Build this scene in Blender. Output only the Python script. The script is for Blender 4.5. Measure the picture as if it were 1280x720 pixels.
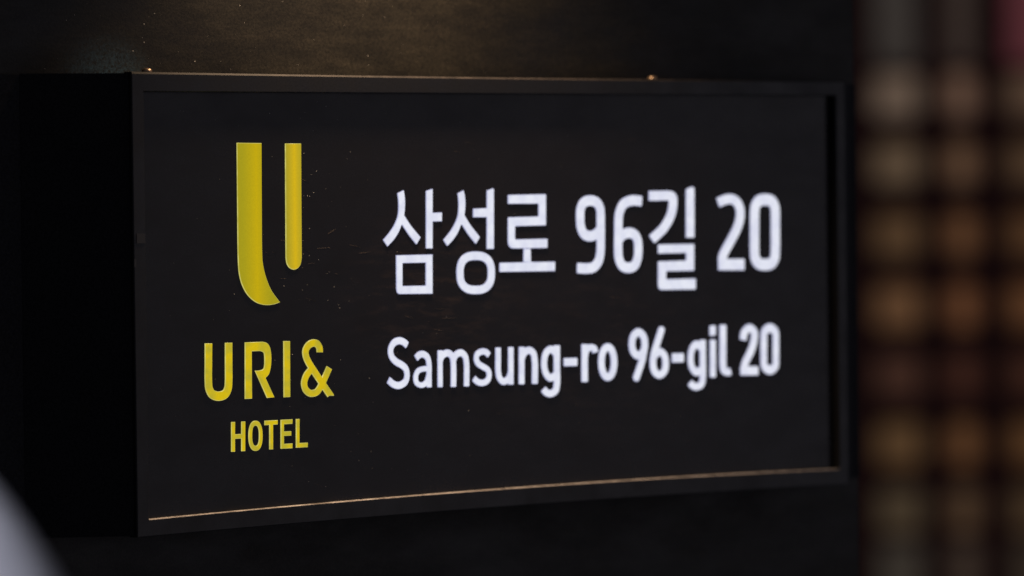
import bpy, bmesh, math, random
from mathutils import Vector, Matrix

for o in list(bpy.data.objects):
    bpy.data.objects.remove(o, do_unlink=True)
scene = bpy.context.scene
COL = scene.collection

# ------------------------------------------------------------------ camera
cam_d = bpy.data.cameras.new('camera')
cam = bpy.data.objects.new('camera', cam_d)
COL.objects.link(cam)
right = Vector((0.73969514, -0.67284009, -0.01171840))
down = Vector((-0.01926142, -0.00376231, -0.99980740))
fwd = Vector((0.67266641, 0.73977839, -0.01574282))
m = Matrix((right, -down, -fwd)).transposed().to_4x4()
m.translation = Vector((-2.85314179, -3.68107032, 0.3092058))
cam.matrix_world = m
cam_d.sensor_width = 36.0
cam_d.lens = 6000.0 / 1280.0 * 36.0
cam_d.clip_start = 0.1
cam_d.clip_end = 200.0
cam_d.dof.use_dof = True
cam_d.dof.focus_distance = 4.75
cam_d.dof.aperture_fstop = 3.05
scene.camera = cam

# ------------------------------------------------------------------ night light
world = bpy.data.worlds.new('World')
scene.world = world
world.use_nodes = True
bg = world.node_tree.nodes['Background']
bg.inputs[0].default_value = (0.80, 0.82, 1.0, 1)
bg.inputs[1].default_value = 0.038

def aim(o, target):
    d = Vector(target) - o.location
    o.rotation_euler = d.to_track_quat('-Z', 'Y').to_euler()

def lamp(name, kind, loc, target, energy, color, **kw):
    d = bpy.data.lights.new(name, kind)
    d.energy = energy
    d.color = color
    for k, v in kw.items():
        setattr(d, k, v)
    o = bpy.data.objects.new(name, d)
    COL.objects.link(o)
    o.location = loc
    aim(o, target)
    return o

# warm downlight fixed above the sign (out of frame)
lamp('warm_downlight', 'SPOT', (0.36, -0.080, 0.86), (0.38, 0.02, 0.30), 24, (1.0, 0.71, 0.45),
     spot_size=math.radians(102), spot_blend=1.0, shadow_soft_size=0.03)
# dim cool street glow from the right of the sign
lamp('street_glow', 'AREA', (4.0, -4.0, 0.2), (0.5, 0.0, 0.2), 10.5, (0.92, 0.86, 1.0),
     shape='RECTANGLE', size=3.4, size_y=4.2)
# added cool fill spot, aimed only at the pale cap in the foreground
lamp('cap_fill', 'SPOT', (-2.9, -1.6, 1.6), (-1.07, -1.25, 0.02), 255, (0.86, 0.87, 1.0),
     spot_size=math.radians(11), spot_blend=0.6, shadow_soft_size=0.2)

scene.view_settings.view_transform = 'Standard'
scene.view_settings.look = 'None'
scene.view_settings.exposure = 0.0
scene.view_settings.gamma = 1.0
scene.view_settings.use_curve_mapping = False

# ------------------------------------------------------------------ helpers
def empty(name, loc=(0, 0, 0), rz=0.0):
    o = bpy.data.objects.new(name, None)
    COL.objects.link(o)
    o.location = loc
    o.rotation_euler = (0, 0, rz)
    o.empty_display_size = 0.05
    return o

def tag(o, label=None, cat=None, group=None, kind=None):
    for k, v in (('label', label), ('category', cat), ('group', group), ('kind', kind)):
        if v:
            o[k] = v
    return o

def mesh_obj(name, verts, faces, mats, parent=None, midx=None, smooth=False):
    me = bpy.data.meshes.new(name)
    me.from_pydata([tuple(v) for v in verts], [], faces)
    for mt in (mats if isinstance(mats, (list, tuple)) else [mats]):
        me.materials.append(mt)
    bm = bmesh.new(); bm.from_mesh(me)
    if midx is None:
        bmesh.ops.recalc_face_normals(bm, faces=bm.faces)
    bm.to_mesh(me); bm.free()
    if midx:
        for pl, i in zip(me.polygons, midx):
            pl.material_index = i
    if smooth:
        for pl in me.polygons:
            pl.use_smooth = True
    me.update()
    o = bpy.data.objects.new(name, me)
    COL.objects.link(o)
    if parent:
        o.parent = parent
    return o

def box(x0, x1, y0, y1, z0, z1):
    v = [(x, y, z) for x in (x0, x1) for y in (y0, y1) for z in (z0, z1)]
    f = [(0, 1, 3, 2), (4, 6, 7, 5), (0, 4, 5, 1), (2, 3, 7, 6), (0, 2, 6, 4), (1, 5, 7, 3)]
    return v, f

def bevel_obj(o, w, seg=2):
    md = o.modifiers.new('bevel', 'BEVEL')
    md.width = w; md.segments = seg; md.limit_method = 'ANGLE'
    md.angle_limit = math.radians(35)
    return o

def lathe(profile, n=24):
    v, f = [], []
    for r, z in profile:
        for k in range(n):
            a = 2 * math.pi * k / n
            v.append((r * math.cos(a), r * math.sin(a), z))
    for i in range(len(profile) - 1):
        for k in range(n):
            a, b = i * n + k, i * n + (k + 1) % n
            f.append((a, b, b + n, a + n))
    f.append(tuple(range(n))[::-1])
    f.append(tuple(range((len(profile) - 1) * n, len(profile) * n)))
    return v, f

# ------------------------------------------------------------------ materials
class NT:
    def __init__(self, name):
        self.m = bpy.data.materials.new(name)
        self.m.use_nodes = True
        self.t = self.m.node_tree
        self.b = self.t.nodes['Principled BSDF']
        self.out = self.t.nodes['Material Output']
    def n(self, typ, **kw):
        nd = self.t.nodes.new(typ)
        for k, v in kw.items():
            if k.startswith('i_'):
                nd.inputs[k[2:].replace('_', ' ')].default_value = v
            else:
                setattr(nd, k, v)
        return nd
    def l(self, a, b):
        self.t.links.new(a, b)
    def ramp(self, src, stops):
        r = self.n('ShaderNodeValToRGB')
        e = r.color_ramp.elements
        while len(e) < len(stops):
            e.new(0.5)
        for el, (p, c) in zip(e, stops):
            el.position = p
            el.color = c if len(c) == 4 else (*c, 1)
        self.l(src, r.inputs[0])
        return r
    def coords(self, scale=(1, 1, 1), loc=(0, 0, 0), rot=(0, 0, 0), kind='Object'):
        tc = self.n('ShaderNodeTexCoord')
        mp = self.n('ShaderNodeMapping')
        mp.inputs['Scale'].default_value = scale
        mp.inputs['Location'].default_value = loc
        mp.inputs['Rotation'].default_value = rot
        self.l(tc.outputs[kind], mp.inputs[0])
        return mp.outputs[0]
    def noise(self, vec, scale, detail=4, rough=0.55):
        nd = self.n('ShaderNodeTexNoise')
        nd.inputs['Scale'].default_value = scale
        nd.inputs['Detail'].default_value = detail
        nd.inputs['Roughness'].default_value = rough
        self.l(vec, nd.inputs['Vector'])
        return nd.outputs['Fac']
    def mix(self, fac, a, b):
        x = self.n('ShaderNodeMix', data_type='RGBA')
        for s, v in ((x.inputs[0], fac), (x.inputs[6], a), (x.inputs[7], b)):
            if hasattr(v, 'links'):
                self.l(v, s)
            else:
                s.default_value = v
        return x.outputs[2]
    def math(self, op, a, b=0.0):
        x = self.n('ShaderNodeMath', operation=op)
        for s, v in ((x.inputs[0], a), (x.inputs[1], b)):
            if hasattr(v, 'links'):
                self.l(v, s)
            else:
                s.default_value = v
        return x.outputs[0]
    def bump(self, h, strength, dist):
        x = self.n('ShaderNodeBump')
        x.inputs['Strength'].default_value = strength
        x.inputs['Distance'].default_value = dist
        self.l(h, x.inputs['Height'])
        self.l(x.outputs[0], self.b.inputs['Normal'])
        return x
    def spot(self, centre, radii):
        """soft ellipsoidal mask (0..1) round a place on the surface"""
        v = self.coords()
        s = self.n('ShaderNodeVectorMath', operation='SUBTRACT')
        self.l(v, s.inputs[0]); s.inputs[1].default_value = centre
        d = self.n('ShaderNodeVectorMath', operation='DIVIDE')
        self.l(s.outputs[0], d.inputs[0]); d.inputs[1].default_value = radii
        ln = self.n('ShaderNodeVectorMath', operation='LENGTH')
        self.l(d.outputs[0], ln.inputs[0])
        r = self.n('ShaderNodeMapRange', interpolation_type='SMOOTHSTEP')
        r.inputs[1].default_value = 1.0; r.inputs[2].default_value = 0.0
        self.l(ln.outputs['Value'], r.inputs[0])
        return r.outputs[0]

def wall_material():
    k = NT('dark_stained_board')
    grain = k.noise(k.coords((2.2, 1, 9)), 9, 7, 0.70)
    blotch = k.noise(k.coords((1, 1, 2.2)), 9, 5, 0.6)
    fine = k.noise(k.coords(), 420, 2, 0.7)
    c1 = k.ramp(grain, [(0.30, (0.0125, 0.011, 0.0085)), (0.55, (0.0225, 0.0192, 0.0140)), (0.78, (0.037, 0.031, 0.0225))])
    c2 = k.ramp(blotch, [(0.32, (0.6, 0.6, 0.6)), (0.62, (1, 1, 1))])
    c3 = k.ramp(fine, [(0.30, (0.35, 0.35, 0.35)), (0.70, (1.5, 1.5, 1.5))])
    mul = k.n('ShaderNodeMix', data_type='RGBA', blend_type='MULTIPLY'); mul.inputs[0].default_value = 1
    k.l(c1.outputs[0], mul.inputs[6]); k.l(c2.outputs[0], mul.inputs[7])
    mul2 = k.n('ShaderNodeMix', data_type='RGBA', blend_type='MULTIPLY'); mul2.inputs[0].default_value = 1
    k.l(mul.outputs[2], mul2.inputs[6]); k.l(c3.outputs[0], mul2.inputs[7])
    # cool light reflection painted as a pale bluish patch above the sign's corner
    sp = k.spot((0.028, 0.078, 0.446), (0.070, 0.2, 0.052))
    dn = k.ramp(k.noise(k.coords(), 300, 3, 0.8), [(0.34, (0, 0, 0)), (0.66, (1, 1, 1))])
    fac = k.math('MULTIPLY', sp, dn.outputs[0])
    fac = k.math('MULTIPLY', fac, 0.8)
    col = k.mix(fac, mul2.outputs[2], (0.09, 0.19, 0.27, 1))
    k.l(col, k.b.inputs['Base Color'])
    rr = k.ramp(blotch, [(0.3, (0.42, 0.42, 0.42)), (0.7, (0.62, 0.62, 0.62))])
    k.l(rr.outputs[0], k.b.inputs['Roughness'])
    k.b.inputs['Specular IOR Level'].default_value = 0.35
    k.bump(k.math('ADD', k.math('MULTIPLY', grain, 0.7), k.math('MULTIPLY', fine, 0.5)), 0.35, 0.0012)
    return k.m

def black_paint(name, col, rough, spec=0.4, grain=0.5):
    k = NT(name)
    f1 = k.noise(k.coords(), 520, 2, 0.7)
    f2 = k.noise(k.coords((1, 1, 1)), 22, 5, 0.6)
    a = tuple(c * (1 - grain) for c in col); b = tuple(c * (1 + grain) for c in col)
    c1 = k.ramp(f1, [(0.3, a), (0.7, b)])
    k.l(c1.outputs[0], k.b.inputs['Base Color'])
    r = k.ramp(f2, [(0.3, (rough - .07,) * 3), (0.7, (rough + .09,) * 3)])
    k.l(r.outputs[0], k.b.inputs['Roughness'])
    k.b.inputs['Specular IOR Level'].default_value = spec
    k.bump(f1, 0.10, 0.0004)
    return k.m

def worn_edge(name, dark, light, lo, hi):
    """painted edge rubbed down to warm bare metal"""
    k = NT(name)
    a = k.noise(k.coords((5, 1, 1)), 9, 5, 0.65)
    b = k.noise(k.coords((1, 1, 1)), 160, 3, 0.6)
    s = k.math('ADD', k.math('MULTIPLY', a, 0.7), k.math('MULTIPLY', b, 0.3))
    r = k.ramp(s, [(lo, dark), (hi, light)])
    k.l(r.outputs[0], k.b.inputs['Base Color'])
    k.b.inputs['Roughness'].default_value = 0.6
    k.b.inputs['Specular IOR Level'].default_value = 0.2
    return k.m

def panel_material():
    k = NT('black_acrylic')
    f1 = k.noise(k.coords(), 480, 2, 0.7)
    c1 = k.ramp(f1, [(0.3, (0.0050, 0.0046, 0.0054)), (0.7, (0.0115, 0.0108, 0.0122))])
    # brownish street reflections painted as streaks in the middle of the panel
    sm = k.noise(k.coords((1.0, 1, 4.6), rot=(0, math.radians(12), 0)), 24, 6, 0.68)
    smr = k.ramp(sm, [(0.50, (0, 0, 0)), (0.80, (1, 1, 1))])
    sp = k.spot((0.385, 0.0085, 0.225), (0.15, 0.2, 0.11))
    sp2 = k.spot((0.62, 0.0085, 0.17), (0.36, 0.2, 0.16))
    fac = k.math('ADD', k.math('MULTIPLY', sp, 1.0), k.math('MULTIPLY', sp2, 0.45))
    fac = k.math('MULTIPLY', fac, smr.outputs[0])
    glare = k.math('MULTIPLY', k.spot((0.58, 0.0085, 0.22), (0.62, 0.3, 0.30)), k.ramp(k.noise(k.coords((1, 1, 1.8)), 7, 6, 0.66), [(0.25, (0.2,) * 3), (0.75, (1,) * 3)]).outputs[0])
    base = k.mix(glare, c1.outputs[0], (0.022, 0.0175, 0.0185, 1))  # veiling glare round the letters, put into the base colour
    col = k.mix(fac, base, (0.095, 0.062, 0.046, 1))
    k.l(col, k.b.inputs['Base Color'])
    f2 = k.noise(k.coords((1, 1, 2.0)), 14, 6, 0.65)
    r = k.ramp(f2, [(0.3, (0.22,) * 3), (0.7, (0.36,) * 3)])
    k.l(r.outputs[0], k.b.inputs['Roughness'])
    k.b.inputs['Specular IOR Level'].default_value = 0.35
    k.bump(f1, 0.05, 0.0003)
    return k.m

def lit_face(name, core, edge, strength, mode):
    """translucent acrylic letter lit from behind by a row of small lamps"""
    k = NT(name)
    g = k.coords()
    sep = k.n('ShaderNodeSeparateXYZ'); k.l(g, sep.inputs[0])
    if mode == 'tube':          # one lit tube behind the stroke
        x0, w = TUBE
        d = k.math('ABSOLUTE', k.math('DIVIDE', k.math('SUBTRACT', sep.outputs[0], x0), w))
        r = k.ramp(d, [(0.0, core), (0.20, tuple(0.55 * a + 0.45 * b for a, b in zip(core, edge))), (0.5, edge)])
        src = r.outputs[0]
    else:
        nz = k.noise(k.coords(), 95 if mode == 'dots' else 14, 1, 0.4)
        r = k.ramp(nz, [(0.36, edge), (0.64, core)])
        src = r.outputs[0]
    fine = k.noise(k.coords(), 900, 2, 0.6)
    fr = k.ramp(fine, [(0.2, (0.90,) * 3), (0.8, (1.08,) * 3)])
    mul = k.n('ShaderNodeMix', data_type='RGBA', blend_type='MULTIPLY'); mul.inputs[0].default_value = 1
    k.l(src, mul.inputs[6]); k.l(fr.outputs[0], mul.inputs[7])
    k.b.inputs['Base Color'].default_value = (edge[0] * .06, edge[1] * .06, edge[2] * .06, 1)
    k.b.inputs['Roughness'].default_value = 0.35
    k.b.inputs['Specular IOR Level'].default_value = 0.2
    k.l(mul.outputs[2], k.b.inputs['Emission Color'])
    k.b.inputs['Emission Strength'].default_value = strength
    return k.m

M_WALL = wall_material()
M_FRAME = black_paint('black_powder_coat', (0.0120, 0.0118, 0.0135), 0.42, 0.48)
M_CAB = black_paint('matt_black_cabinet', (0.020, 0.020, 0.023), 0.7, 0.12)
M_FLANGE = black_paint('black_flange', (0.024, 0.024, 0.028), 0.7, 0.12)
M_EDGE = worn_edge('worn_top_edge', (0.020, 0.018, 0.018), (0.060, 0.050, 0.047), 0.36, 0.62)
M_LIP = worn_edge('bare_metal_lip', (0.20, 0.165, 0.145), (0.84, 0.76, 0.72), 0.34, 0.56)
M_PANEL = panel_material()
TUBE = (0.1599, 0.0360)
M_YTUBE1 = lit_face('yellow_bar_wide', (0.530, 0.385, 0.002), (0.370, 0.315, 0.008), 1.0, 'tube')
TUBE = (0.2093, 0.0208)
M_YTUBE2 = lit_face('yellow_bar_narrow', (0.640, 0.430, 0.006), (0.400, 0.330, 0.018), 1.0, 'tube')
M_YEL = lit_face('yellow_letter', (0.640, 0.470, 0.004), (0.470, 0.395, 0.022), 1.0, 'dots')
M_YRIM = lit_face('yellow_rim', (0.62, 0.58, 0.16), (0.50, 0.46, 0.10), 1.0, 'dots')
M_WRIM = lit_face('white_rim', (0.50, 0.52, 0.74), (0.44, 0.46, 0.70), 1.0, 'dots')
M_WHT = lit_face('white_letter', (0.780, 0.800, 0.900), (0.700, 0.720, 0.850), 1.0, 'dots')
k = NT('dust'); k.b.inputs['Base Color'].default_value = (0.75, 0.70, 0.66, 1); k.b.inputs['Roughness'].default_value = 0.8
M_DUST = k.m
k = NT('scratch'); k.b.inputs['Base Color'].default_value = (0.20, 0.15, 0.12, 1); k.b.inputs['Roughness'].default_value = 0.7
M_SCRATCH = k.m
k = NT('brass_screw'); k.b.inputs['Base Color'].default_value = (0.62, 0.44, 0.30, 1)
k.b.inputs['Metallic'].default_value = 0.9; k.b.inputs['Roughness'].default_value = 0.38
M_SCREW = k.m
k = NT('grey_tape'); k.b.inputs['Base Color'].default_value = (0.055, 0.057, 0.066, 1); k.b.inputs['Roughness'].default_value = 0.6
M_TAPE = k.m

# ------------------------------------------------------------------ the wall
WY = 0.078
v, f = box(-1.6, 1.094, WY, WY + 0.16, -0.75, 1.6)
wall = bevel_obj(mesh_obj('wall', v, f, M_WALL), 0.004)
tag(wall, 'dark stained wall behind the lit sign, ending right of it', 'wall')

# ------------------------------------------------------------------ the sign
SW = 0.9951
def top_o(x): return 0.44958 - 0.00337 * x + 0.00424 * x * x
def top_i(x): return 0.43037 + 0.00363 * x
def bot_o(x): return -0.00139 + 0.01898 * x - 0.01361 * x * x
def bot_i(x): return 0.01495 + 0.02735 * x - 0.02112 * x * x
LI, RI = 0.0150, 0.9805

sign = empty('hotel_sign', (0, 0, 0))
tag(sign, 'black wall-mounted light box sign with yellow hotel logo and white address letters', 'sign')

# cabinet: sides splay back from the front frame to the wall
N = 24
s = 0.1095
bx, by = 0.7397 * s, 0.6728 * s
by = 0.0715
def ring(z_f, xs0, xs1, y):
    return [(xs0 + (xs1 - xs0) * i / N, y, z_f(xs0 + (xs1 - xs0) * i / N)) for i in range(N + 1)]
fx0, fx1 = 0.0012, SW - 0.0012
vt = ring(lambda x: top_o(x) - 0.0012, fx0, fx1, 0.004)
vb = ring(lambda x: bot_o(x) + 0.0012, fx0, fx1, 0.004)
wt = [(-bx + (SW + 2 * bx) * i / N, by, top_o(SW * i / N) - 0.0008) for i in range(N + 1)]
wb = [(-bx + (SW + 2 * bx) * i / N, by, bot_o(SW * i / N) + 0.0008) for i in range(N + 1)]
verts = vt + vb + wt + wb
n1 = N + 1
faces = []
for i in range(N):
    faces.append((i, i + 1, 2 * n1 + i + 1, 2 * n1 + i))               # top
    faces.append((n1 + i + 1, n1 + i, 3 * n1 + i, 3 * n1 + i + 1))     # bottom
faces.append((0, 2 * n1, 3 * n1, n1))                                  # left side
faces.append((N, n1 + N, 3 * n1 + N, 2 * n1 + N))                      # right side
cab = mesh_obj('cabinet', verts, faces, M_CAB, sign)
tag(cab, 'matt black splayed side of the light box')
# mounting flange, one strip each side, screwed against the wall
for x0, x1 in ((-bx - 0.048, -bx + 0.001), (SW + bx - 0.001, SW + bx + 0.012)):
    xa = min(max(x0, 0), SW)
    v, f = box(x0, x1, by + 0.0004, WY - 0.0006, bot_o(xa) + 0.001, top_o(xa) - 0.001)
    bevel_obj(mesh_obj('mounting_flange', v, f, M_FLANGE, sign), 0.0008, 1)

# frame of four mitred rails
frame = mesh_obj('frame', *box(0.012, SW - 0.012, 0.0130, 0.0300, 0.012, 0.436), M_FRAME, sign)
YB = 0.0120
def rail(O, I, n, width, bo, bi, mat_edge=None, edge_faces=()):
    cu, ci = bo / width, bi / width
    prof = [(0, YB), (0, bo), (cu, 0), (1 - ci, 0), (1, bi), (1, YB)]
    verts, faces, midx = [], [], []
    for i in range(n + 1):
        t = i / n
        o_, i_ = O(t), I(t)
        for u, y in prof:
            verts.append((o_[0] + (i_[0] - o_[0]) * u, y, o_[1] + (i_[1] - o_[1]) * u))
    K = len(prof)
    for i in range(n):
        for j in range(K):
            a, b = i * K + j, i * K + (j + 1) % K
            faces.append((a, b, b + K, a + K))
            midx.append(1 if j in edge_faces else 0)
    mats = [M_FRAME, mat_edge or M_FRAME]
    o = mesh_obj('rail', verts, faces, mats, frame, midx)
    bm = bmesh.new(); bm.from_mesh(o.data)
    bmesh.ops.recalc_face_normals(bm, faces=bm.faces)
    bm.to_mesh(o.data); bm.free()
    return o
lx = lambda a, b, t: a + (b - a) * t
tagp = lambda o, s_: tag(o, s_)
rail(lambda t: (lx(0, SW, t), top_o(lx(0, SW, t))), lambda t: (lx(LI, RI, t), top_i(lx(LI, RI, t))), 24, 0.0185, 0.0019, 0.0008, M_EDGE, (1,))
r_ = rail(lambda t: (lx(0, SW, t), bot_o(lx(0, SW, t))), lambda t: (lx(LI, RI, t), bot_i(lx(LI, RI, t))), 24, 0.0180, 0.0008, 0.0005, M_LIP, (3, 4))
tag(r_, 'bottom rail with a bright bare metal lip')
rail(lambda t: (0, lx(bot_o(0), top_o(0), t)), lambda t: (LI, lx(bot_i(LI), top_i(LI), t)), 2, 0.0150, 0.0010, 0.0008)
rail(lambda t: (SW, lx(bot_o(SW), top_o(SW), t)), lambda t: (RI, lx(bot_i(RI), top_i(RI), t)), 2, 0.0146, 0.0010, 0.0008)

# black acrylic face
PY = 0.0085
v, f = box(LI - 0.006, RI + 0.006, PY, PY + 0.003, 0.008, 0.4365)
panel = mesh_obj('panel', v, f, M_PANEL, sign)

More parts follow.
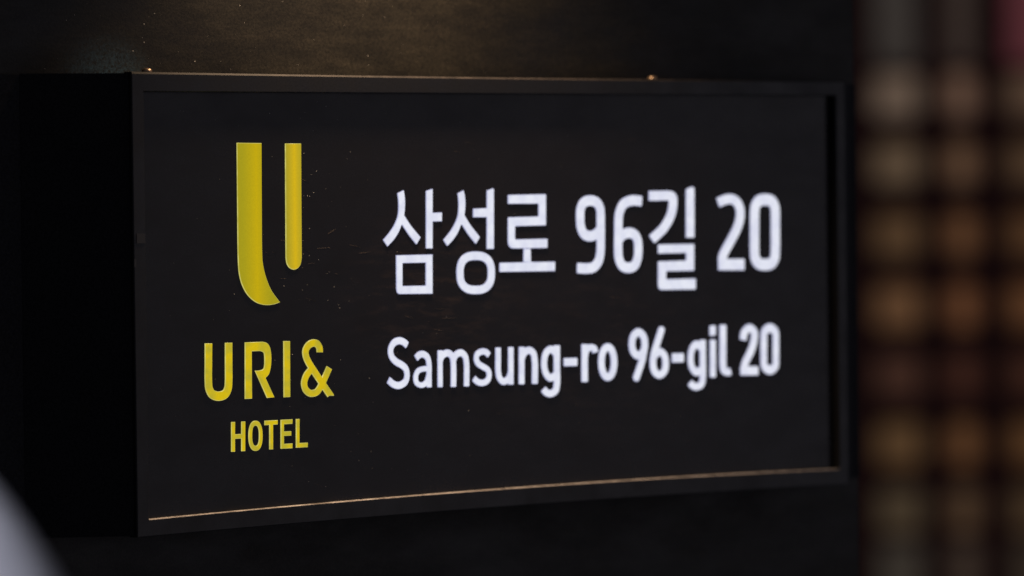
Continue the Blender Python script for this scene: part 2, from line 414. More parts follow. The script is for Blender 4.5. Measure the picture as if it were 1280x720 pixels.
# letters: translucent acrylic pushed through the face, outline in 1/50 mm on the face
GLYPHS = [('emblem','bar',[[[6819,19054],[6823,19057],[8372,19043],[8380,19043],[8384,19037],[8337,14240],[8339,13764],[8346,13446],[8350,13319],[8361,13192],[8396,12982],[8427,12841],[8466,12695],[8539,12471],[8591,12337],[8650,12196],[8717,12055],[8788,11920],[8870,11785],[8958,11659],[9012,11591],[9114,11475],[9442,11131],[9443,11124],[9311,11090],[9187,11058],[9113,11043],[8915,11016],[8816,11007],[8709,11002],[8554,11006],[8439,11016],[8332,11031],[8161,11067],[8055,11098],[7998,11119],[7876,11173],[7769,11230],[7706,11267],[7644,11308],[7545,11380],[7489,11426],[7400,11507],[7304,11613],[7258,11671],[7185,11774],[7080,11946],[6995,12119],[6932,12291],[6898,12412],[6870,12532],[6833,12748],[6813,12988],[6794,13557],[6792,14259]]]),
('emblem','bar',[[[9909,19026],[10928,19026],[10937,19020],[10891,13332],[10855,13134],[10829,13045],[10804,12994],[10772,12944],[10738,12899],[10704,12864],[10654,12822],[10587,12784],[10503,12753],[10420,12736],[10345,12734],[10287,12743],[10205,12768],[10123,12806],[10063,12847],[10016,12892],[9965,12957],[9924,13027],[9910,13059],[9893,13117],[9858,13341]]]),
('name','U',[[[4645,9210],[5087,9199],[5096,9197],[5081,8278],[5062,7561],[5062,7385],[5074,7139],[5081,7088],[5094,7044],[5125,6974],[5158,6922],[5183,6896],[5210,6878],[5250,6860],[5306,6842],[5403,6822],[5491,6817],[5556,6821],[5621,6831],[5710,6856],[5751,6877],[5772,6895],[5792,6920],[5825,6976],[5857,7050],[5871,7138],[5892,7446],[5898,8254],[5915,9206],[6371,9196],[6365,8739],[6356,8145],[6355,7615],[6347,7325],[6328,7085],[6311,6966],[6282,6865],[6234,6760],[6193,6686],[6163,6642],[6110,6577],[6070,6538],[6028,6504],[5979,6472],[5930,6446],[5873,6422],[5775,6392],[5710,6378],[5613,6364],[5508,6357],[5444,6358],[5347,6367],[5291,6377],[5194,6399],[5090,6434],[4986,6483],[4947,6508],[4899,6543],[4829,6612],[4766,6696],[4706,6805],[4659,6920],[4635,7015],[4621,7141],[4609,7475],[4629,8291]]]),
('name','R',[[[7171,9190],[8301,9194],[8481,9154],[8538,9136],[8571,9121],[8611,9096],[8652,9061],[8687,9022],[8729,8964],[8771,8886],[8800,8796],[8820,8694],[8839,8553],[8846,8445],[8845,8292],[8835,8146],[8815,7994],[8793,7887],[8756,7754],[8725,7666],[8694,7604],[8665,7560],[8627,7519],[8587,7486],[8477,7408],[8456,7389],[9006,6416],[9006,6410],[8543,6393],[8535,6400],[7793,7765],[7795,7772],[7975,7770],[8073,7774],[8213,7797],[8283,7820],[8314,7838],[8334,7856],[8348,7875],[8367,7913],[8385,7976],[8403,8077],[8410,8381],[8407,8458],[8393,8560],[8384,8598],[8371,8630],[8346,8663],[8309,8687],[8269,8702],[8138,8737],[7615,8736],[7607,8736],[7598,8731],[7578,6396],[7422,6393],[7126,6393]]]),
('name','I',[[[9640,9191],[10054,9179],[10060,9173],[10034,6397],[10025,6392],[10009,6391],[9620,6387],[9614,6392]]]),
('name','&',[[[11148,9086],[11190,9114],[11266,9153],[11342,9183],[11425,9207],[11501,9221],[11551,9227],[11626,9228],[11701,9221],[11768,9209],[11843,9186],[11892,9165],[11943,9136],[11992,9099],[12041,9050],[12073,9011],[12108,8958],[12155,8867],[12179,8790],[12189,8712],[12195,8564],[12192,8559],[11799,8569],[11795,8576],[11788,8723],[11777,8752],[11752,8795],[11724,8828],[11703,8841],[11653,8853],[11595,8857],[11528,8847],[11444,8818],[11394,8790],[11345,8749],[11299,8692],[11269,8635],[11259,8584],[11263,8527],[11285,8430],[11313,8359],[11368,8261],[11454,8130],[11595,7947],[12105,7326],[12114,7324],[12436,7857],[12441,7859],[12449,7856],[12771,7686],[12497,7225],[12368,7017],[12369,7011],[12392,6985],[12842,6455],[12859,6429],[12873,6396],[12880,6364],[12870,6358],[12576,6368],[12472,6301],[12137,6693],[12058,6597],[11984,6521],[11907,6460],[11857,6429],[11815,6409],[11772,6392],[11697,6370],[11588,6351],[11454,6345],[11396,6347],[11338,6355],[11255,6374],[11188,6398],[11122,6431],[11056,6471],[10993,6518],[10935,6571],[10885,6631],[10854,6676],[10830,6722],[10797,6800],[10773,6884],[10762,6942],[10756,7019],[10757,7076],[10764,7134],[10788,7229],[10808,7286],[10851,7380],[10900,7468],[10960,7556],[10996,7600],[11063,7668],[11221,7798],[11118,7935],[11028,8073],[10967,8177],[10930,8255],[10893,8364],[10869,8474],[10860,8557],[10863,8647],[10872,8698],[10896,8774],[10919,8824],[10960,8894],[10993,8938],[11047,9000],[11087,9037]],[[11448,7507],[11363,7439],[11301,7379],[11258,7323],[11219,7260],[11184,7191],[11150,7096],[11142,7038],[11145,6974],[11163,6903],[11193,6838],[11231,6792],[11294,6744],[11352,6714],[11410,6699],[11485,6696],[11569,6705],[11611,6715],[11644,6727],[11676,6745],[11712,6774],[11782,6851],[11888,6988],[11456,7508]]]),
('hotel','H',[[[6247,5286],[6474,5283],[6478,5280],[6468,4679],[6472,4672],[6873,4676],[6884,5277],[6889,5283],[7116,5283],[7127,5280],[7103,3824],[7101,3818],[7068,3817],[6865,3815],[6860,3822],[6870,4442],[6867,4445],[6859,4446],[6469,4445],[6464,4439],[6454,3814],[6450,3812],[6231,3813],[6223,3814],[6220,3817],[6244,5282]]]),
('hotel','O',[[[7549,5219],[7597,5253],[7648,5275],[7713,5291],[7787,5293],[7861,5285],[7926,5266],[7982,5235],[8030,5198],[8077,5146],[8116,5087],[8148,5022],[8176,4945],[8199,4855],[8215,4759],[8223,4657],[8224,4524],[8219,4403],[8207,4296],[8187,4195],[8163,4113],[8132,4038],[8098,3976],[8057,3921],[8001,3867],[7956,3836],[7904,3813],[7836,3798],[7763,3796],[7689,3804],[7626,3824],[7574,3852],[7527,3889],[7479,3941],[7437,4004],[7405,4068],[7377,4145],[7354,4235],[7339,4331],[7331,4433],[7329,4559],[7335,4686],[7346,4793],[7365,4888],[7388,4969],[7421,5050],[7456,5112],[7496,5168]],[[7683,5021],[7652,4991],[7634,4966],[7615,4929],[7586,4841],[7575,4784],[7561,4652],[7558,4461],[7562,4385],[7576,4277],[7591,4219],[7621,4145],[7646,4109],[7664,4089],[7693,4069],[7734,4054],[7775,4050],[7816,4051],[7849,4061],[7882,4080],[7907,4105],[7924,4128],[7945,4167],[7975,4254],[7987,4317],[8000,4444],[8004,4634],[8000,4710],[7985,4825],[7972,4877],[7940,4954],[7913,4993],[7893,5013],[7873,5027],[7832,5044],[7783,5049],[7742,5047],[7709,5037]]]),
('hotel','T',[[[8368,5271],[9199,5272],[9204,5265],[9201,5061],[9195,5056],[8915,5051],[8905,5047],[8889,4073],[8885,3832],[8879,3829],[8657,3830],[8650,3835],[8670,5043],[8660,5048],[8364,5044],[8361,5049],[8365,5265]]]),
('hotel','E',[[[9403,5273],[9519,5276],[10147,5274],[10155,5273],[10158,5269],[10152,5050],[9614,5046],[9606,5041],[9601,4690],[9608,4688],[10063,4684],[10071,4678],[10068,4474],[10067,4467],[10060,4465],[9605,4463],[9597,4461],[9592,4193],[9590,4072],[9598,4067],[10128,4072],[10139,4068],[10132,3830],[9388,3835],[9378,3838]]]),
('hotel','L',[[[10393,5273],[10400,5276],[10600,5276],[10608,5275],[10611,5271],[10592,4076],[10595,4070],[11121,4070],[11129,4068],[11126,3849],[11117,3844],[10377,3845],[10370,3849]]]),
('road_ko','sam',[[[19208,16609],[19234,16619],[19610,16713],[19637,16716],[19644,16710],[19627,15518],[19630,15498],[19635,15495],[19652,15492],[20246,15502],[20258,15499],[20266,15486],[20257,15053],[20248,15048],[20230,15046],[19645,15042],[19628,15040],[19622,15033],[19607,14254],[19598,13691],[19594,13671],[19588,13668],[19571,13666],[19187,13670],[19170,13671],[19161,13675],[19157,13684],[19203,16588]],[[17276,16501],[17293,16511],[17658,16648],[17675,16653],[17687,16649],[17724,16492],[17748,16362],[17764,16212],[17770,16062],[17767,15905],[17755,15736],[17738,15606],[17700,15391],[17704,15372],[17966,15050],[18113,14885],[18305,14694],[18741,14291],[18786,14245],[18779,14225],[18522,13901],[18513,13893],[18504,13890],[18496,13894],[18210,14167],[18027,14352],[17880,14516],[17679,14756],[17564,14891],[17543,14898],[17526,14895],[17517,14890],[17495,14853],[17397,14659],[17349,14576],[17269,14465],[17164,14338],[17055,14220],[16937,14107],[16815,14006],[16571,13819],[16561,13817],[16546,13826],[16275,14139],[16275,14145],[16286,14158],[16529,14363],[16657,14478],[16758,14581],[16878,14712],[16988,14845],[17080,14974],[17157,15104],[17217,15227],[17266,15356],[17297,15480],[17317,15616],[17328,15772],[17333,15935],[17327,16104],[17313,16247],[17274,16482]],[[17134,13347],[17148,13353],[17165,13353],[19548,13361],[19580,13357],[19585,13351],[19586,13331],[19561,11373],[19557,11353],[19551,11350],[19534,11348],[17366,11372],[17323,11377],[17246,11398],[17229,11407],[17154,11479],[17123,11643],[17130,13328]],[[17555,12937],[17547,12924],[17545,12911],[17528,11824],[17529,11804],[17538,11791],[17554,11784],[17580,11783],[19061,11776],[19095,11781],[19109,11794],[19113,11820],[19130,12906],[19128,12926],[19115,12939],[19097,12945],[19080,12945],[17598,12945],[17573,12944]]]),
('road_ko','seong',[[[23396,16604],[23431,16617],[23763,16712],[23789,16713],[23852,16703],[23865,16696],[23871,16683],[23824,13622],[23822,13603],[23816,13589],[23793,13582],[23383,13586],[23348,13591],[23339,13600],[23336,13616],[23339,13861],[23360,15190],[23356,15230],[23347,15249],[23331,15237],[23294,15230],[22468,15232],[22433,15235],[22419,15245],[22415,15265],[22421,15635],[22428,15668],[22440,15675],[22466,15678],[23301,15699],[23337,15693],[23354,15681],[23363,15700],[23369,15733],[23383,16573],[23386,16593]],[[21383,16479],[21730,16620],[21756,16627],[21765,16625],[21774,16618],[21821,16470],[21853,16338],[21873,16206],[21883,16061],[21883,15916],[21873,15745],[21855,15593],[21814,15363],[21814,15343],[21818,15330],[22056,15025],[22204,14852],[22385,14665],[22829,14237],[22850,14211],[22849,14197],[22841,14184],[22606,13888],[22588,13872],[22570,13870],[22544,13889],[22308,14106],[22105,14305],[21952,14476],[21735,14737],[21651,14838],[21631,14856],[21613,14863],[21596,14864],[21578,14859],[21567,14852],[21548,14826],[21447,14629],[21388,14527],[21306,14414],[21199,14285],[21083,14161],[20967,14052],[20843,13952],[20629,13793],[20611,13788],[20602,13790],[20585,13803],[20365,14063],[20353,14083],[20354,14096],[20364,14109],[20602,14315],[20730,14433],[20855,14563],[20975,14700],[21079,14830],[21161,14948],[21242,15085],[21306,15216],[21351,15334],[21380,15446],[21403,15584],[21416,15735],[21422,15893],[21417,16044],[21400,16235],[21369,16453],[21371,16466]],[[21570,13225],[21677,13297],[21784,13351],[21828,13369],[21961,13414],[22121,13447],[22289,13466],[22573,13471],[22848,13456],[23016,13432],[23173,13393],[23308,13343],[23361,13318],[23458,13264],[23569,13182],[23661,13090],[23730,12996],[23752,12961],[23807,12847],[23848,12714],[23871,12575],[23880,12343],[23864,12117],[23835,11972],[23789,11840],[23721,11716],[23651,11624],[23565,11539],[23519,11502],[23423,11437],[23308,11379],[23134,11320],[22982,11288],[22804,11269],[22529,11264],[22254,11279],[22087,11304],[21928,11343],[21796,11391],[21753,11412],[21648,11469],[21534,11553],[21440,11647],[21371,11740],[21350,11774],[21295,11887],[21253,12019],[21229,12164],[21221,12395],[21237,12618],[21266,12762],[21312,12893],[21379,13017],[21444,13104],[21478,13141]],[[21896,12891],[21838,12839],[21806,12800],[21783,12767],[21750,12702],[21727,12630],[21712,12544],[21703,12380],[21706,12215],[21718,12129],[21738,12056],[21784,11963],[21822,11912],[21875,11861],[21936,11818],[21997,11787],[22041,11769],[22120,11744],[22208,11726],[22315,11713],[22527,11703],[22749,11703],[22855,11712],[22945,11726],[23025,11747],[23070,11763],[23132,11792],[23196,11832],[23255,11883],[23287,11923],[23310,11955],[23343,12021],[23367,12093],[23383,12179],[23392,12344],[23388,12516],[23375,12603],[23354,12676],[23323,12743],[23302,12776],[23265,12823],[23214,12870],[23150,12913],[23088,12944],[23044,12961],[22965,12985],[22876,13003],[22770,13015],[22557,13023],[22344,13021],[22229,13011],[22140,12996],[22060,12974],[22016,12957],[21956,12929]]]),
('road_ko','ro',[[[24867,16361],[24876,16367],[24894,16371],[24948,16373],[27452,16394],[27498,16392],[27521,16384],[27531,16364],[27532,16323],[27508,14825],[27505,14792],[27498,14778],[27481,14769],[27436,14765],[25417,14743],[25363,14738],[25345,14730],[25334,14721],[25326,14708],[25321,14688],[25312,14116],[25316,14089],[25333,14069],[25352,14060],[25388,14055],[27516,14067],[27570,14064],[27592,14054],[27601,14028],[27595,13633],[27591,13606],[27581,13593],[27563,13586],[27535,13584],[26473,13585],[26364,13581],[25966,13576],[25840,13585],[25210,13586],[25147,13594],[25039,13617],[25004,13628],[24973,13648],[24887,13722],[24871,13743],[24862,13763],[24824,13909],[24819,13949],[24838,15151],[24841,15185],[24848,15198],[24867,15208],[24912,15211],[26889,15231],[26952,15237],[26971,15245],[26986,15258],[26997,15291],[27006,15832],[27002,15866],[26988,15886],[26963,15899],[26927,15904],[24932,15910],[24878,15913],[24861,15922],[24856,15928],[24851,15955],[24857,16320],[24859,16347]],[[24223,12849],[24247,12858],[24283,12860],[25820,12860],[25919,12867],[26108,12873],[25928,12885],[25905,12896],[25893,12916],[25911,13516],[25918,13542],[25930,13555],[25948,13564],[25966,13566],[26346,13555],[26373,13550],[26393,13536],[26399,13522],[26402,13495],[26414,12935],[26411,12908],[26396,12875],[26407,12869],[26443,12862],[26489,12860],[27606,12860],[28071,12860],[28099,12858],[28120,12848],[28127,12835],[28130,12808],[28122,12399],[28116,12379],[28100,12368],[28045,12363],[24240,12382],[24222,12387],[24213,12394],[24205,12425],[24211,12810],[24215,12836]]]),
('road_ko','9',[[[30054,16139],[30116,16179],[30183,16213],[30264,16245],[30350,16271],[30443,16292],[30545,16307],[30647,16315],[30739,16316],[30841,16309],[30943,16296],[31044,16275],[31137,16250],[31220,16219],[31294,16185],[31358,16146],[31422,16098],[31470,16055],[31514,16007],[31557,15953],[31598,15892],[31668,15756],[31695,15688],[31715,15620],[31733,15519],[31741,15410],[31742,14740],[31731,13895],[31719,13509],[31705,13333],[31665,13117],[31614,12922],[31556,12774],[31520,12707],[31486,12653],[31435,12586],[31375,12521],[31311,12460],[31244,12406],[31168,12355],[31094,12312],[31015,12276],[30935,12247],[30851,12225],[30758,12208],[30656,12197],[30517,12187],[30424,12184],[30304,12185],[30009,12200],[29751,12217],[29723,12227],[29710,12244],[29701,12271],[29697,12312],[29698,12372],[29707,12439],[29712,12621],[29724,12715],[29741,12755],[29759,12769],[29778,12772],[30322,12739],[30452,12739],[30609,12748],[30702,12760],[30776,12780],[30842,12812],[30909,12858],[30973,12919],[31021,12985],[31058,13072],[31093,13200],[31123,13342],[31137,13450],[31154,13902],[31150,13949],[31141,13963],[31129,13967],[31101,13963],[30989,13928],[30887,13903],[30794,13889],[30701,13882],[30599,13885],[30498,13898],[30387,13920],[30286,13951],[30203,13984],[30130,14021],[30072,14057],[30011,14105],[29957,14159],[29906,14221],[29856,14296],[29813,14377],[29768,14478],[29728,14593],[29706,14681],[29693,14775],[29685,14910],[29685,15300],[29689,15421],[29699,15515],[29716,15610],[29741,15697],[29780,15791],[29825,15878],[29874,15956],[29929,16025],[29988,16085]],[[30405,15698],[30378,15676],[30352,15645],[30304,15558],[30280,15484],[30267,15383],[30265,14945],[30269,14837],[30277,14783],[30289,14735],[30341,14607],[30382,14539],[30405,14514],[30428,14498],[30460,14481],[30511,14463],[30562,14450],[30617,14440],[30700,14436],[30793,14450],[30905,14483],[30998,14525],[31054,14565],[31139,14644],[31157,14665],[31163,14686],[31164,15402],[31151,15497],[31118,15578],[31072,15649],[31049,15673],[31023,15693],[30989,15711],[30952,15725],[30841,15751],[30721,15763],[30610,15757],[30545,15747],[30489,15734],[30443,15718]]]),
('road_ko','6',[[[32963,16056],[33032,16100],[33104,16138],[33186,16174],[33274,16206],[33369,16233],[33472,16258],[33576,16277],[33689,16293],[33783,16301],[33868,16303],[34066,16295],[34462,16257],[34480,16251],[34499,16230],[34508,16193],[34489,15947],[34481,15886],[34477,15804],[34458,15736],[34444,15716],[34434,15710],[34406,15707],[34076,15739],[33944,15748],[33841,15748],[33737,15740],[33567,15709],[33492,15690],[33426,15667],[33369,15643],[33321,15616],[33286,15589],[33255,15558],[33203,15488],[33154,15400],[33103,15285],[33075,15197],[33063,15129],[33054,15041],[33029,14566],[33031,14532],[33036,14518],[33042,14512],[33060,14507],[33258,14556],[33343,14571],[33418,14579],[33493,14582],[33568,14580],[33643,14573],[33719,14561],[33859,14525],[33990,14474],[34046,14446],[34102,14413],[34192,14342],[34272,14253],[34339,14150],[34404,14013],[34446,13883],[34467,13767],[34477,13637],[34478,13392],[34470,13214],[34447,13038],[34409,12885],[34331,12685],[34294,12610],[34252,12541],[34216,12489],[34170,12435],[34121,12388],[34070,12348],[34013,12311],[33956,12281],[33890,12252],[33814,12226],[33719,12201],[33625,12184],[33521,12172],[33427,12170],[33333,12175],[33240,12187],[33146,12206],[33053,12233],[32969,12265],[32894,12300],[32823,12342],[32764,12386],[32709,12438],[32660,12494],[32612,12563],[32572,12632],[32510,12768],[32454,12931],[32428,13054],[32417,13183],[32413,13583],[32433,14152],[32440,14586],[32463,15026],[32474,15162],[32496,15297],[32525,15406],[32583,15554],[32650,15689],[32719,15804],[32791,15899],[32877,15987]],[[33154,13930],[33107,13889],[33027,13806],[33011,13779],[33007,13752],[33002,13480],[33010,13147],[33019,13093],[33034,13038],[33067,12949],[33098,12881],[33139,12819],[33162,12798],[33184,12784],[33230,12764],[33277,12749],[33333,12736],[33389,12728],[33436,12725],[33492,12728],[33549,12735],[33605,12747],[33653,12761],[33691,12777],[33719,12795],[33740,12817],[33767,12856],[33792,12904],[33845,13040],[33870,13135],[33885,13250],[33892,13447],[33887,13679],[33870,13774],[33827,13877],[33786,13939],[33766,13956],[33738,13973],[33691,13992],[33644,14007],[33588,14019],[33541,14025],[33494,14026],[33447,14023],[33343,14004],[33230,13969],[33183,13948]]]),
('road_ko','gil',[[[37805,16588],[37863,16618],[37989,16672],[38047,16686],[38230,16722],[38278,16720],[38345,16695],[38385,16672],[38400,16644],[38363,14110],[38357,14021],[38342,14002],[38313,13993],[38245,13991],[37803,13996],[37774,14001],[37758,14008],[37746,14022],[37742,14035],[37778,16524],[37785,16565]],[[35036,16515],[35055,16523],[35084,16525],[35824,16524],[36310,16534],[36482,16526],[36672,16499],[36768,16476],[36844,16447],[36910,16411],[36967,16368],[37016,16315],[37052,16260],[37082,16191],[37101,16116],[37109,16054],[37111,15978],[37100,15786],[37078,15622],[37041,15457],[36995,15314],[36935,15170],[36860,15029],[36763,14877],[36653,14727],[36521,14571],[36382,14427],[36247,14303],[36124,14206],[35986,14108],[35827,14004],[35516,13809],[35410,13745],[35382,13744],[35344,13760],[35306,13792],[35044,14075],[35019,14116],[35018,14143],[35028,14158],[35052,14177],[35534,14479],[35644,14553],[35747,14629],[35842,14708],[35935,14796],[36031,14898],[36118,15000],[36210,15122],[36286,15238],[36347,15347],[36394,15456],[36434,15579],[36461,15702],[36479,15846],[36485,15928],[36483,15962],[36472,15983],[36447,15997],[36407,16004],[36330,16008],[36216,16008],[35787,15997],[35075,15996],[35037,16002],[35019,16016],[35008,16034],[35000,16061],[34998,16096],[35004,16444],[35015,16491]],[[35665,13643],[35694,13655],[35751,13658],[38211,13652],[38289,13650],[38307,13646],[38327,13636],[38338,13608],[38339,13539],[38319,12286],[38316,12252],[38305,12229],[38276,12217],[38227,12214],[36367,12217],[36300,12213],[36271,12206],[36245,12191],[36229,12170],[36221,12150],[36215,11876],[36223,11835],[36246,11808],[36284,11791],[36331,11785],[38317,11792],[38394,11788],[38413,11780],[38423,11770],[38431,11726],[38423,11265],[38419,11237],[38405,11218],[38376,11209],[38318,11206],[35903,11224],[35856,11228],[35799,11242],[35742,11262],[35709,11283],[35663,11339],[35644,11373],[35619,11558],[35636,12680],[35639,12714],[35651,12736],[35680,12748],[35727,12752],[37582,12762],[37649,12766],[37678,12773],[37701,12785],[37722,12805],[37731,12825],[37736,12867],[37739,13080],[37734,13121],[37713,13152],[37674,13172],[37627,13179],[35753,13174],[35705,13176],[35677,13180],[35664,13185],[35651,13199],[35645,13233],[35650,13596],[35654,13623]]]),
('road_ko','2',[[[40122,16111],[40311,16180],[40460,16228],[40582,16259],[40739,16289],[40905,16312],[41042,16322],[41179,16321],[41296,16307],[41423,16278],[41549,16234],[41669,16179],[41783,16110],[41875,16038],[41952,15961],[42021,15871],[42082,15767],[42137,15640],[42176,15513],[42198,15389],[42202,15264],[42190,15111],[42158,14942],[42116,14793],[42057,14640],[42004,14529],[41933,14397],[41863,14281],[41792,14174],[41672,14009],[41432,13698],[41109,13297],[40910,13037],[40827,12913],[40808,12872],[40801,12844],[40804,12830],[40817,12816],[40841,12809],[40870,12807],[42046,12796],[42095,12794],[42124,12788],[42134,12782],[42145,12768],[42152,12726],[42154,12240],[42151,12212],[42139,12191],[42115,12180],[42056,12176],[40256,12203],[40188,12209],[40170,12217],[40159,12231],[40153,12273],[40159,12660],[40138,12730],[40136,12757],[40169,12937],[40190,13007],[40218,13074],[40281,13189],[40371,13319],[40570,13579],[40862,13938],[41113,14261],[41236,14426],[41323,14557],[41433,14757],[41475,14847],[41506,14930],[41533,15020],[41555,15124],[41567,15214],[41571,15291],[41564,15374],[41543,15458],[41506,15548],[41462,15621],[41421,15667],[41365,15709],[41287,15749],[41209,15776],[41141,15788],[41073,15790],[40975,15783],[40857,15765],[40750,15745],[40661,15722],[40358,15619],[40338,15617],[40319,15623],[40290,15647],[40261,15694],[40111,16024],[40101,16053],[40100,16078],[40108,16099]]]),
('road_ko','0',[[[43051,16149],[43141,16200],[43201,16226],[43271,16250],[43400,16281],[43549,16303],[43737,16314],[43925,16310],[44124,16290],[44262,16262],[44332,16242],[44401,16218],[44480,16181],[44558,16132],[44647,16056],[44705,15991],[44769,15900],[44819,15808],[44873,15682],[44895,15605],[44914,15493],[44929,15065],[44913,14379],[44908,13581],[44879,12944],[44858,12825],[44836,12748],[44805,12672],[44757,12582],[44697,12492],[44621,12402],[44562,12347],[44479,12286],[44389,12236],[44329,12210],[44259,12187],[44119,12156],[43980,12139],[43791,12130],[43613,12134],[43415,12155],[43277,12183],[43149,12223],[43071,12259],[42992,12306],[42898,12381],[42817,12468],[42749,12564],[42695,12663],[42654,12761],[42629,12852],[42611,12977],[42601,13507],[42634,15226],[42656,15504],[42675,15615],[42698,15692],[42741,15789],[42792,15879],[42835,15941],[42904,16025],[42962,16081]],[[43439,15629],[43411,15603],[43385,15568],[43342,15485],[43331,15408],[43315,15199],[43301,14292],[43284,13609],[43288,13100],[43298,12974],[43309,12939],[43330,12897],[43376,12833],[43396,12817],[43415,12807],[43484,12788],[43563,12775],[43653,12767],[43831,12764],[43920,12769],[44000,12779],[44070,12796],[44100,12812],[44146,12864],[44188,12940],[44202,13010],[44208,13087],[44228,13597],[44233,14387],[44249,14988],[44241,15372],[44230,15470],[44199,15547],[44153,15619],[44124,15638],[44054,15657],[43965,15671],[43876,15678],[43707,15679],[43618,15673],[43539,15661],[43479,15647]]]),
('road_en','S',[[[16800,9044],[16861,9083],[16921,9114],[16999,9145],[17073,9167],[17138,9181],[17215,9190],[17276,9191],[17344,9185],[17430,9169],[17508,9148],[17594,9117],[17662,9086],[17713,9057],[17773,9014],[17890,8918],[17899,8904],[17889,8872],[17835,8782],[17731,8635],[17706,8615],[17698,8615],[17689,8620],[17553,8731],[17519,8752],[17484,8767],[17407,8795],[17339,8812],[17278,8820],[17218,8818],[17157,8807],[17088,8785],[17028,8756],[16984,8727],[16940,8684],[16902,8632],[16870,8570],[16854,8516],[16852,8477],[16855,8438],[16877,8353],[16913,8287],[16976,8218],[17061,8148],[17155,8085],[17206,8060],[17351,8004],[17424,7972],[17582,7884],[17678,7821],[17753,7761],[17813,7694],[17863,7614],[17895,7541],[17918,7468],[17931,7409],[17940,7331],[17943,7265],[17938,7187],[17925,7096],[17910,7032],[17884,6954],[17858,6896],[17829,6845],[17791,6794],[17754,6756],[17702,6713],[17658,6684],[17606,6655],[17544,6626],[17476,6600],[17389,6573],[17320,6557],[17259,6548],[17207,6543],[17147,6542],[17078,6548],[17010,6560],[16932,6580],[16864,6603],[16770,6641],[16710,6670],[16651,6705],[16591,6745],[16435,6864],[16426,6878],[16428,6891],[16452,6942],[16553,7108],[16596,7165],[16607,7174],[16615,7176],[16632,7169],[16802,7039],[16880,6993],[16964,6957],[17041,6932],[17110,6917],[17170,6912],[17248,6920],[17334,6941],[17421,6973],[17495,7012],[17527,7037],[17554,7076],[17575,7127],[17589,7185],[17598,7276],[17590,7355],[17567,7427],[17550,7457],[17531,7480],[17499,7508],[17456,7538],[17311,7622],[17251,7651],[17097,7710],[17028,7740],[16960,7778],[16867,7842],[16762,7927],[16671,8021],[16605,8113],[16562,8199],[16525,8311],[16513,8370],[16505,8441],[16508,8558],[16529,8662],[16573,8771],[16601,8822],[16643,8886],[16719,8975]]]),
('road_en','a',[[[18435,8344],[18509,8390],[18605,8428],[18701,8451],[18753,8457],[18797,8458],[18884,8450],[18979,8424],[19074,8383],[19160,8333],[19227,8282],[19274,8235],[19315,8181],[19357,8101],[19383,8029],[19405,7936],[19431,7778],[19442,7667],[19443,7555],[19431,7248],[19427,6579],[19420,6567],[19393,6560],[19332,6558],[19176,6563],[19106,6571],[19092,6577],[19088,6584],[19086,6637],[19081,6648],[19072,6648],[18993,6608],[18932,6584],[18854,6562],[18793,6552],[18723,6551],[18654,6559],[18567,6579],[18498,6604],[18438,6631],[18388,6660],[18350,6687],[18312,6721],[18278,6761],[18250,6808],[18217,6894],[18204,6953],[18197,7006],[18195,7077],[18199,7136],[18208,7195],[18225,7253],[18245,7304],[18274,7362],[18329,7443],[18391,7508],[18461,7558],[18540,7596],[18645,7628],[18767,7651],[18897,7665],[19089,7665],[19098,7671],[19100,7684],[19071,7874],[19056,7934],[19041,7971],[19024,7997],[18999,8022],[18956,8050],[18906,8075],[18861,8093],[18817,8103],[18774,8103],[18730,8095],[18678,8077],[18643,8059],[18511,7948],[18502,7945],[18494,7947],[18476,7960],[18448,7991],[18328,8151],[18300,8198],[18294,8217],[18295,8224],[18307,8237]],[[18621,7312],[18587,7281],[18552,7232],[18525,7178],[18510,7126],[18504,7068],[18507,7002],[18521,6944],[18540,6910],[18581,6880],[18641,6854],[18702,6838],[18754,6834],[18806,6844],[18858,6865],[18911,6894],[18955,6928],[18975,6954],[18995,6993],[19059,7161],[19089,7226],[19094,7356],[19090,7376],[19075,7382],[18988,7384],[18919,7383],[18858,7377],[18771,7363],[18710,7349],[18657,7332]]]),
('road_en','m',[[[19878,8437],[19906,8445],[19950,8447],[20134,8442],[20186,8433],[20203,8422],[20212,8407],[20221,8405],[20335,8442],[20432,8464],[20520,8471],[20599,8466],[20643,8457],[20686,8444],[20771,8406],[20843,8361],[20930,8287],[20947,8279],[20965,8287],[21018,8326],[21081,8363],[21143,8392],[21205,8417],[21267,8436],[21328,8450],[21390,8458],[21452,8458],[21531,8447],[21601,8423],[21673,8387],[21750,8334],[21802,8289],[21852,8237],[21889,8190],[21922,8136],[21950,8076],[21968,8023],[21995,7883],[22021,7652],[22027,7420],[22021,7157],[22001,6550],[21997,6537],[21978,6528],[21933,6523],[21739,6528],[21668,6537],[21651,6544],[21642,6555],[21666,7306],[21663,7616],[21644,7795],[21627,7907],[21609,7960],[21575,8008],[21534,8046],[21490,8075],[21455,8090],[21420,8093],[21358,8081],[21287,8055],[21225,8023],[21191,7992],[21158,7941],[21105,7837],[21120,7672],[21126,7461],[21121,7185],[21099,6547],[21096,6540],[21078,6531],[21016,6526],[20823,6532],[20779,6537],[20750,6545],[20741,6552],[20738,6566],[20763,7314],[20763,7551],[20751,7742],[20733,7887],[20719,7954],[20699,8000],[20662,8040],[20610,8078],[20558,8099],[20514,8102],[20452,8091],[20382,8068],[20320,8037],[20298,8018],[20274,7986],[20204,7870],[20195,7844],[20174,6564],[20165,6552],[20156,6549],[20086,6542],[19920,6548],[19876,6554],[19849,6562],[19843,6569],[19840,6582],[19860,7861],[19847,7946],[19863,8031],[19869,8418],[19872,8431]]]),
